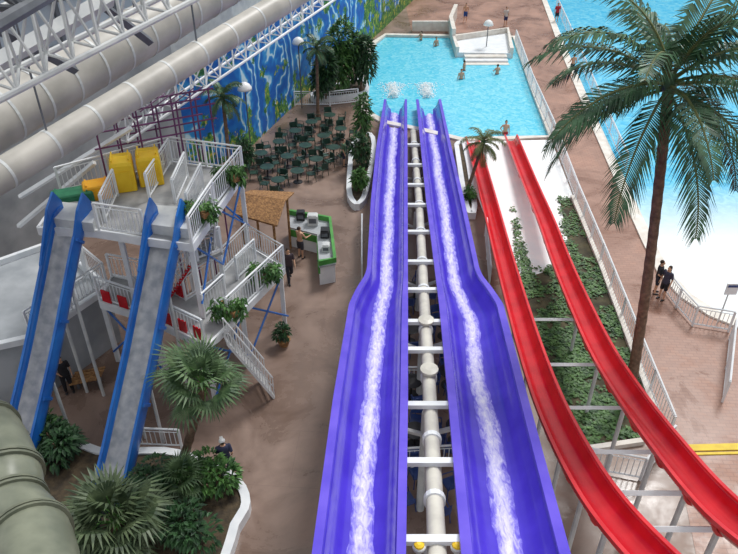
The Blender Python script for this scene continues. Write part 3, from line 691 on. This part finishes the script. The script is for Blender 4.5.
def palm(name,label,base,top,r0,r1,fronds,L,ll,m,n=46,cat='palm tree',a=(75,-25),wide=.05,droop=(95,60),az0=0.0):
    r=thing(name,label,cat,base); base=Vector(base); top=Vector(top); k=22; pts=[];rs_=[]
    for i in range(k*2+1):
        t=i/(k*2); bow=Vector((math.sin(math.pi*t)*.12 if L>3 else 0,0,0)); pts.append(base.lerp(top,t)+bow); rs_.append((r0+(r1-r0)*min(1,t*1.6))*(1.05 if i%2 else .97)+(r0*.45*math.exp(-t*25)))
    mb=MB(); mb.tube(pts,rs_,12); mb.build('trunk',MT['trunk'],r,True)
    mb=MB(); mb.ell(top+Vector((0,0,.05)),(r1*1.5,r1*1.5,r1*2.2),10); mb.build('crown_shaft',MT['leafd'],r,True)
    V=[]
    for i in range(6):
        f=i/5; V.append(frond_mesh(L*U(.92,1.05),math.radians(a[0]+(a[1]-a[0])*f),math.radians(droop[0]+(droop[1]-droop[0])*f),n,ll,m,wide=wide))
    for i in range(fronds):
        o=bpy.data.objects.new('frond',V[int(i*6/fronds)]); C.objects.link(o); o.parent=r; o.location=top-base+Vector((0,0,.15-.3*i/fronds)); o.rotation_euler=(U(-.15,.15),0,az0+i*2.39996+U(-.15,.15)); s=U(.9,1.08); o.scale=(s,s,s)
    return r
base=G(627,408); top=G(669,84,12.0)
palm('palm_tree','tall feather palm beside the promenade at right, crown near the camera',base,Vector((top.x,top.y,12.0)),.19,.15,24,4.3,1.05,MT['palmleaf'],n=58,a=(68,-26),wide=.045,droop=(86,56))
b=G(468,192); t=G(484,160,2.0); palm('palm_tree','small drooping palm between the purple and red slides',b+Vector((0,0,.3)),Vector((t.x-.1,b.y+.1,2.9)),.1,.09,16,1.3,.4,MT['dry'],n=22,a=(60,-40),wide=.08)
for px,py,h,lb in [(232,186,5.2,'slim palm standing against the left end of the sea mural'),(318,116,4.6,'slim palm behind the food court next to the broad dark tree')]:
    b=G(px,py); palm('palm_tree',lb,b,b+Vector((.1,0,h)),.12,.1,14,1.3,.45,MT['palmleaf'],n=22,a=(65,-30),wide=.09)
def fan_mesh(pet,rad,blades,m):
    mb=MB(); mb.tube([Vector((0,0,0)),Vector((pet*.6,0,pet*.12)),Vector((pet,0,0))],[.025,.018,.012],5,1)
    c=Vector((pet,0,0))
    for i in range(blades):
        a=math.radians(-125+250*i/(blades-1)); d=Vector((math.cos(a),math.sin(a),-.05)); l=rad*(1-.25*abs(a)/2.2)*U(.88,1.08)
        s=Vector((-math.sin(a),math.cos(a),0))*rad*.055; mid=c+d*l*.55; tip=c+d*l-Vector((0,0,l*.35))
        mb.add([c,mid+s,tip,mid-s],[(0,1,2,3)],0)
    me=bpy.data.meshes.new('fan_leaf'); me.from_pydata([tuple(v) for v in mb.v],[],mb.f); me.materials.append(m); me.materials.append(MT['leaf']); me.polygons.foreach_set('material_index',mb.m); me.update(); return me
def fanpalm(label,base,top,n,pet,rad,m,tr=.14):
    r=thing('fan_palm',label,'palm tree',base); mb=MB(); k=12
    mb.tube([base.lerp(top,i/k) for i in range(k+1)],[tr*(1.12 if i%2 else .95) for i in range(k+1)],10); mb.build('trunk',MT['trunk'],r,True)
    V=[fan_mesh(pet*U(.9,1.1),rad,18,m) for _ in range(3)]
    for i in range(n):
        f=i/n; el=math.radians(80-115*f); o=bpy.data.objects.new('leaf',V[i%3]); C.objects.link(o); o.parent=r; o.location=top-base; o.rotation_euler=(U(-.4,.4),-el,i*2.39996+U(-.2,.2)); s=U(.72,1.2); o.scale=(s,s,s)
    return r
def up_at(px,py,b): return GY(px,py,b.y)
b=G(186,462)+Vector((0,0,.3)); t=up_at(204,386,b); fanpalm('fan palm with round crown rising over the plaza beside the low railing',b,t,36,.9,.72,MT['fan'])
b=G(112,552)+Vector((0,0,.3)); t=up_at(116,522,b); fanpalm('wide spiky fan palm in front at the bottom left planter',b,t,46,.9,.85,mat('olive_fan',(104,120,86),(54,72,50),3,.5))
b=G(178,500)+Vector((0,0,.3)); t=up_at(182,478,b); fanpalm('small low fan palm in the middle of the bottom left planter',b,t,26,.45,.5,MT['fan'],.1)

# ---------------- furniture
def chair_proto(m,name,label):
    r=thing(name,label,'chair'); mb=MB(); mb.box((0,0,.44),(.46,.46,.04)); mb.build('seat',m,r)
    mb=MB(); mb.loft([[Vector((x,.2+.05*(1-(x/.24)**2)+.08*(z-.5),z)) for z in (.5,.86)]+[Vector((x,.23+.05*(1-(x/.24)**2)+.08*(z-.5),z)) for z in (.86,.5)] for x in (-.24,-.12,0,.12,.24)]); mb.build('backrest',m,r)
    for sx in (-1,1):
        for sy in (-1,1):
            mb=MB(); mb.tube([Vector((sx*.2,sy*.2,.43)),Vector((sx*.24,sy*.24,0))],.02,6); mb.build('leg',m,r)
    for sx in (-1,1):
        mb=MB(); mb.tube([Vector((sx*.23,.22,.66)),Vector((sx*.25,-.18,.66)),Vector((sx*.24,-.2,.44))],.02,6); mb.build('armrest',m,r)
    return r
def table_proto(m,name,label):
    r=thing(name,label,'table'); mb=MB(); mb.lathe([(.38,.70),(.40,.715),(.40,.735),(.38,.74)],(0,0,0),20); mb.build('tabletop',m,r)
    mb=MB(); mb.tube([Vector((0,0,0.03)),Vector((0,0,.7))],.04,8); mb.build('pole',MT['black'],r)
    mb=MB(); mb.lathe([(.28,0),(.27,.03),(.05,.06)],(0,0,0),14); mb.build('base',MT['black'],r); return r
ch=chair_proto(MT['dgreen'],'plastic_chair','dark green armchair at a round table in the food court below the mural'); tb=table_proto(MT['dgreen'],'round_table','round dark green table in the food court below the mural')
ch['group']='food court chairs'; tb['group']='food court tables'
first=True
TBL=[(262,164),(280,152),(296,141),(312,132),(330,125),(268,178),(288,167),(306,156),(324,146),(341,139),(279,191),(298,182),(317,170),(334,158)]
for px,py in TBL:
    c=G(px,py); c.z=0; place(tb,first,c,U(0,6)); f0=U(0,1.57)
    for k in range(4 if rnd()<.7 else 3):
        a=f0+k*1.571+U(-.15,.15); place(ch,first,c+Vector((math.cos(a)*.78,math.sin(a)*.78,0)),a-math.pi/2+U(-.2,.2)); first=False
ch2=chair_proto(MT['dblue'],'plastic_chair','blue chair in the seating area beneath the purple slides'); tb2=table_proto(MT['black'],'round_table','round dark table in the seating area beneath the purple slides')
ch2['group']='chairs beneath the purple slides'; tb2['group']='tables beneath the purple slides'; first=True
for px,py in [(414,300),(409,342),(444,336),(411,395),(448,385),(414,445),(456,440),(428,500)]:
    c=G(px,py); place(tb2,first,c); f0=U(0,1.57)
    for k in range(4):
        a=f0+k*1.571; place(ch2,first,c+Vector((math.cos(a)*.78,math.sin(a)*.78,0)),a-math.pi/2); first=False
# kiosk
r=thing('snack_kiosk','low open snack kiosk with white counters and green edges on the plaza','kiosk',G(314,250))
def zz(px,py,z=1.1): p=G(px,py,z); p.z=0; return p
fp=[zz(*p) for p in [(290,214),(330,221),(335,262),(319,265),(317,234),(290,227)]]
mb=MB(); mb.prism(fp,0,1.0); mb.build('counter',MT['white'],r)
cen=sum(fp,Vector())/6
mb=MB(); mb.prism([p.lerp(cen,-.04) for p in fp],1.0,1.08); mb.build('counter_top',MT['conc'],r)
mb=MB(); mb.strip([fp[0],fp[1],fp[2],fp[3]],.14,1.08,1.34); mb.build('green_upstand',MT['green'],r)
mb=MB(); mb.strip([fp[3],fp[4],fp[5]],.09,.62,.98); mb.build('green_band',MT['green'],r)
for k,(px,py,mk,sz) in enumerate([(301,219,'black',(.4,.4,.4)),(313,224,'offw',(.5,.4,.5)),(325,236,'black',(.4,.5,.35)),(326,250,'offw',(.35,.4,.3))]):
    p=G(px,py,1.08); rr=thing('counter_machine',['black machine at the left of the kiosk counter','larger white machine at the corner of the kiosk counter','black machine on the long arm of the kiosk counter','small white machine near the open end of the kiosk counter'][k],'machine',p)
    mb=MB(); mb.box(p+Vector((0,0,sz[2]/2+.01)),sz); mb.build('body',MT[mk],rr); mb=MB(); mb.box(p+Vector((0,-sz[1]/2,sz[2]*.55)),(sz[0]*.7,.03,sz[2]*.5)); mb.build('front_panel',MT['steel'],rr); mb=MB(); mb.box(p+Vector((0,0,sz[2]+.03)),(sz[0]*.8,sz[1]*.8,.05)); mb.build('lid',MT[mk],rr)
p=G(326,276); r=thing('waste_bin','green waste bin standing at the kiosk corner','bin',p); mb=MB(); mb.lathe([(.26,0),(.33,.8)],p,16); mb.build('body',MT['dgreen2'],r); mb=MB(); mb.lathe([(.36,.8),(.38,.88),(.14,.98)],p,16); mb.build('lid',MT['black'],r)
cc=[G(*k,2.9) for k in [(234,214),(252,191),(293,193),(276,226)]]
cm=sum(cc,Vector())/4
r=thing('bamboo_canopy','brown bamboo canopy beside the tower and the food court','canopy',Vector((cm.x,cm.y,0)))
apex=(cc[0]+cc[1])/2+Vector((0,0,.4)); apex2=(cc[2]+cc[3])/2+Vector((0,0,.4)); N=30
for (A,B_,R0,R1) in [(cc[1],cc[2],apex,apex2),(cc[0],cc[3],apex,apex2)]:
    mb=MB()
    for i in range(N+1): mb.tube([A.lerp(B_,i/N),R0.lerp(R1,i/N)],.062,6)
    mb.build('roof_slope',MT['thatch'],r)
for k in cc:
    k=k.lerp(cm,.22); mb=MB(); mb.tube([Vector((k.x,k.y,0)),k+Vector((0,0,.08))],.06,8); mb.build('post',MT['thatch'],r)
for px,py,h,lb in [(252,158,4.4,'white dome lamp at the left end of the sea mural'),(302,108,4.6,'white dome lamp over the food court trees'),(486,50,2.2,'white dome lamp beside the raised pool platform')]:
    b=G(px,py); z0=.3 if py==50 else 0; r=thing('lamp_post',lb,'lamp',b+Vector((0,0,z0))); mb=MB(); mb.tube([b+Vector((0,0,z0)),b+Vector((0,0,h))],.04,8); mb.build('pole',MT['steel'],r)
    mb=MB(); mb.lathe([(.42,h-.12),(.4,h),(.3,h+.18),(.12,h+.3),(.03,h+.32)],b,18); mb.build('shade',MT['lamp'],r,True)
b=G(718,322); r=thing('signpost','white rectangular sign on a pole by the shallow pool','sign',b); mb=MB(); mb.tube([b,b+Vector((0,0,1.9))],.03,8); mb.build('pole',MT['offw'],r)
mb=MB(); mb.box(b+Vector((.05,-.04,1.75)),(.5,.04,.55)); mb.build('sign_panel',MT['white'],r); mb=MB(); mb.box(b+Vector((.05,-.07,1.9)),(.4,.02,.1)); mb.build('sign_stripe',MT['dblue'],r)
fp=[G(*p) for p in [(453,44),(457,56),(511,57),(507,36)]]
r=thing('pool_platform','low white platform with wide steps at the back right of the pool','platform',sum(fp,Vector())/4)
mb=MB(); mb.strip([fp[1],fp[0],fp[3],fp[2]],.3,-.2,.75); mb.build('side_wall',MT['cope'],r); mb=MB(); mb.prism(fp,-.2,.3); mb.build('slab',MT['white'],r)
for i in range(4):
    a=G(462,57); b_=G(508,57.5); y0=a.y-i*.6; mb=MB(); mb.box(((a.x+b_.x)/2,y0-.3,.22-.14*i-.5),((b_.x-a.x)*.92,.6,1.0)); mb.build('step',MT['white' if i%2 else 'cope'],r)
mb=MB(); mb.strip([G(412,31),G(452,31)],.3,0,.9); tag(mb.build('trim_3',MT['cope']),kind='structure')
mb=MB(); mb.strip([G(455,18),G(450,31),G(453,44)],.35,0,1.3); tag(mb.build('trim_4',MT['cope']),kind='structure')

# ---------------- people
def person(label,loc,heading,top,bottom,hair=(60,42,30),pose='stand',long=False,h=1.0,longhair=False,hat=None,shoes=True):
    r=thing('person',label,'person',loc); sk=MT['skin']
    if pose=='walk': L={-1:(Vector((-.1,-.16,.50)),Vector((-.1,-.26,.09))),1:(Vector((.1,-.02,.48)),Vector((.1,.32,.16)))}
    else: L={s:(Vector((s*.105,-.02,.49)),Vector((s*.12,.0,.085))) for s in (-1,1)}
    hip={s:Vector((s*.09,0,.92)) for s in (-1,1)}; sh={s:Vector((s*.185,0,1.42)) for s in (-1,1)}
    if pose=='walk': A={-1:(Vector((-.24,.1,1.15)),Vector((-.24,-.04,.93))),1:(Vector((.24,-.08,1.14)),Vector((.22,-.28,1.0)))}
    elif pose=='hip': A={-1:(Vector((-.33,.06,1.18)),Vector((-.19,-.06,1.03))),1:(Vector((.24,.02,1.13)),Vector((.25,-.05,.88)))}
    elif pose=='reach': A={-1:(Vector((-.3,-.1,1.2)),Vector((-.3,-.34,1.2))),1:(Vector((.26,-.12,1.17)),Vector((.2,-.34,1.16)))}
    else: A={s:(Vector((s*.25,.03,1.14)),Vector((s*.26,-.06,.89))) for s in (-1,1)}
    b=MB()
    b.loft([[Vector((rx*math.cos(2*math.pi*k/14),ry*math.sin(2*math.pi*k/14),z)) for k in range(14)] for rx,ry,z in ((.10,.09,.84),(.165,.115,.90),(.16,.11,1.0),(.14,.10,1.12),(.165,.115,1.27),(.185,.11,1.38),(.15,.09,1.45),(.06,.06,1.49))])
    for s in (-1,1):
        k,a=L[s]; b.cap(hip[s],.09,k,.06); b.cap(k,.058,a,.038); b.ell(a+Vector((0,-.07,-.045)),(.045,.13,.04),10)
        e,w=A[s]; b.cap(sh[s],.052,e,.04); b.cap(e,.04,w,.027)
        d=(w-e).normalized(); side=Vector((-s*.2,-1,0)).normalized(); pc=w+d*.055; b.ell(pc,(.024,.042,.05) if abs(d.z)>.5 else (.035,.055,.025),8)
        for i,(o,l) in enumerate(((-.032,.062),(-.011,.075),(.011,.07),(.031,.055))):
            p0=pc+d*.035+side*o; p1=p0+d*l*.55; p2=p1+d*l*.4+Vector((-s*.018,0,0)); b.cap(p0,.0105,p1,.0095,6); b.cap(p1,.0095,p2,.008,6)
        b.cap(w+d*.03+side*.03,.012,w+d*.07+side*.07,.010,6)
        b.ell((s*.078,.005,1.60),(.014,.022,.032),6)
    b.cap(Vector((0,0,1.44)),.058,Vector((0,-.01,1.54)),.054); b.ell((0,-.005,1.625),(.077,.095,.115),14); b.ell((0,-.035,1.565),(.05,.06,.055),10); b.cap(Vector((0,-.098,1.63)),.009,Vector((0,-.113,1.595)),.015,6)
    O=Vector((0,0,0))
    o=b.build('body',sk,r,True,origin=O); m=o.modifiers.new('remesh','REMESH'); m.mode='VOXEL'; m.voxel_size=.013; m.use_smooth_shade=True
    def cl(nm,mb,mt):
        o=mb.build(nm,mt,r,True,origin=O); m=o.modifiers.new('remesh','REMESH'); m.mode='VOXEL'; m.voxel_size=.018; m.use_smooth_shade=True; return o
    if top:
        t=MB(); t.loft([[Vector(((rx)*math.cos(2*math.pi*k/14),(ry)*math.sin(2*math.pi*k/14),z)) for k in range(14)] for rx,ry,z in ((.19,.135,.88),(.18,.13,1.0),(.16,.12,1.12),(.185,.135,1.27),(.205,.13,1.38),(.165,.105,1.45),(.08,.075,1.48))])
        for s in (-1,1): t.cap(sh[s],.068,sh[s].lerp(A[s][0],.75),.06)
        cl('shirt',t,cloth('c%d_%d_%d'%top,top))
    t=MB(); t.loft([[Vector(((rx)*math.cos(2*math.pi*k/14),(ry)*math.sin(2*math.pi*k/14),z)) for k in range(14)] for rx,ry,z in ((.12,.11,.80),(.18,.13,.87),(.172,.125,1.0))])
    for s in (-1,1):
        k,a=L[s]
        if long: t.cap(hip[s],.105,k,.078); t.cap(k,.078,a+Vector((0,0,.03)),.06)
        else: t.cap(hip[s],.108,hip[s].lerp(k,.8),.092)
    cl('trousers' if long else 'shorts',t,cloth('c%d_%d_%d'%bottom,bottom))
    hm=MB(); hm.ell((0,.022,1.665),(.084,.098,.095),12)
    if longhair: hm.ell((0,.07,1.56),(.075,.045,.14),10)
    hm.build('hair',cloth('h%d_%d_%d'%hair,hair),r,True,origin=O)
    for s in (-1,1):
        e=MB(); e.ell((s*.03,-.092,1.637),(.012,.008,.008),6); e.build('eye',MT['black'],r,origin=O)
    e=MB(); e.ell((0,-.092,1.562),(.022,.008,.006),6); e.build('mouth',cloth('lip',(170,90,84)),r,origin=O)
    if hat:
        e=MB(); e.lathe([(.1,1.67),(.097,1.72),(.07,1.76),(.02,1.775)],(0,.01,0),14); e.prism([(-.06,-.08),(-.05,-.19),(.05,-.19),(.06,-.08)],1.675,1.69); e.build('cap',cloth('c%d_%d_%d'%hat,hat),r,origin=O)
    if shoes:
        for s in (-1,1):
            a=L[s][1]; e=MB(); e.ell(a+Vector((0,-.06,-.045)),(.052,.14,.043),10); e.build('shoe',MT['black'],r,True,origin=O)
    r.rotation_euler=(0,0,math.radians(heading)); r.scale=(h,h,h); return r
def W(px,py,z=-1.3): p=G(px,py,-.1); p.z=z+.04; return p
person('shirtless person in dark shorts standing in front of the kiosk counter',G(301,258),140,None,(60,60,70),pose='reach')
person('person in dark clothes walking across the plaza below the kiosk',G(290,281),20,(72,60,66),(46,46,56),long=True,pose='walk')
person('person in navy clothes and white cap walking beside the bottom left planter',G(228,476),200,(62,66,96),(52,56,76),long=True,pose='walk',hat=(238,238,238))
person('person in dark clothes standing below the grey service block at left',G(70,392),30,(34,34,40),(28,28,34),long=True,pose='hip')
person('person in black top standing on the promenade nearer the railing',G(654,293),70,(34,32,40),(44,44,60),pose='hip')
person('person in grey top with long hair next to the wave pool edge',G(661,299),-60,(66,64,84),(30,30,38),longhair=True)
person('swimmer in red shorts standing waist deep at the end of the red slides',W(505,134,-.95),0,None,(210,30,40),pose='hip',shoes=False)
person('person in red top walking at the far end of the promenade',G(556,22),0,(190,40,46),(40,40,50),shoes=False)
person('person in dark swimwear walking along the thin promenade railing',G(571,76),200,None,(36,36,48),pose='walk',shoes=False)
person('person in pale top standing behind the raised pool platform',G(505,26),20,(214,206,200),(50,60,110),shoes=False)
person('person in blue shorts standing above the pool platform by the far wall',G(465,22),-20,None,(40,80,150),shoes=False)
person('person in green shirt standing beside the food court tables',G(344,166),90,(90,120,90),(50,50,66))
for k,(px,py,lb,hd) in enumerate([(436,46,'swimmer with wet dark hair wading at the far pool edge',30),(421,40,'swimmer wading close to the far left wall of the pool',-60),(464,70,'swimmer in dark trunks standing just left of the platform steps',100),(497,74,'swimmer wading at the foot of the platform steps',200),(461,79,'swimmer nearest the slides, wading in open water',10)]):
    person(lb,W(px,py,-1.1),hd,None,(30,40,60),shoes=False,pose='reach' if k%2 else 'stand')

# ---------------- light
w=bpy.data.worlds.new('world'); bpy.context.scene.world=w; w.use_nodes=True; nt=w.node_tree; bg=nt.nodes['Background']
tc=nt.nodes.new('ShaderNodeTexCoord'); sp=nt.nodes.new('ShaderNodeSeparateXYZ'); rp=nt.nodes.new('ShaderNodeValToRGB')
rp.color_ramp.elements[0].position=0; rp.color_ramp.elements[0].color=(.36,.38,.41,1); rp.color_ramp.elements[1].position=.8; rp.color_ramp.elements[1].color=(.96,.98,1,1)
nt.links.new(tc.outputs['Generated'],sp.inputs['Vector']); nt.links.new(sp.outputs['Z'],rp.inputs['Fac']); nt.links.new(rp.outputs['Color'],bg.inputs['Color']); bg.inputs['Strength'].default_value=.9
s=bpy.data.lights.new('sun','SUN'); s.energy=2.3; s.angle=math.radians(16); s.color=(1,.985,.96); so=bpy.data.objects.new('sun',s); C.objects.link(so); so.rotation_euler=(math.radians(-28),math.radians(22),0); so.location=(0,0,40)
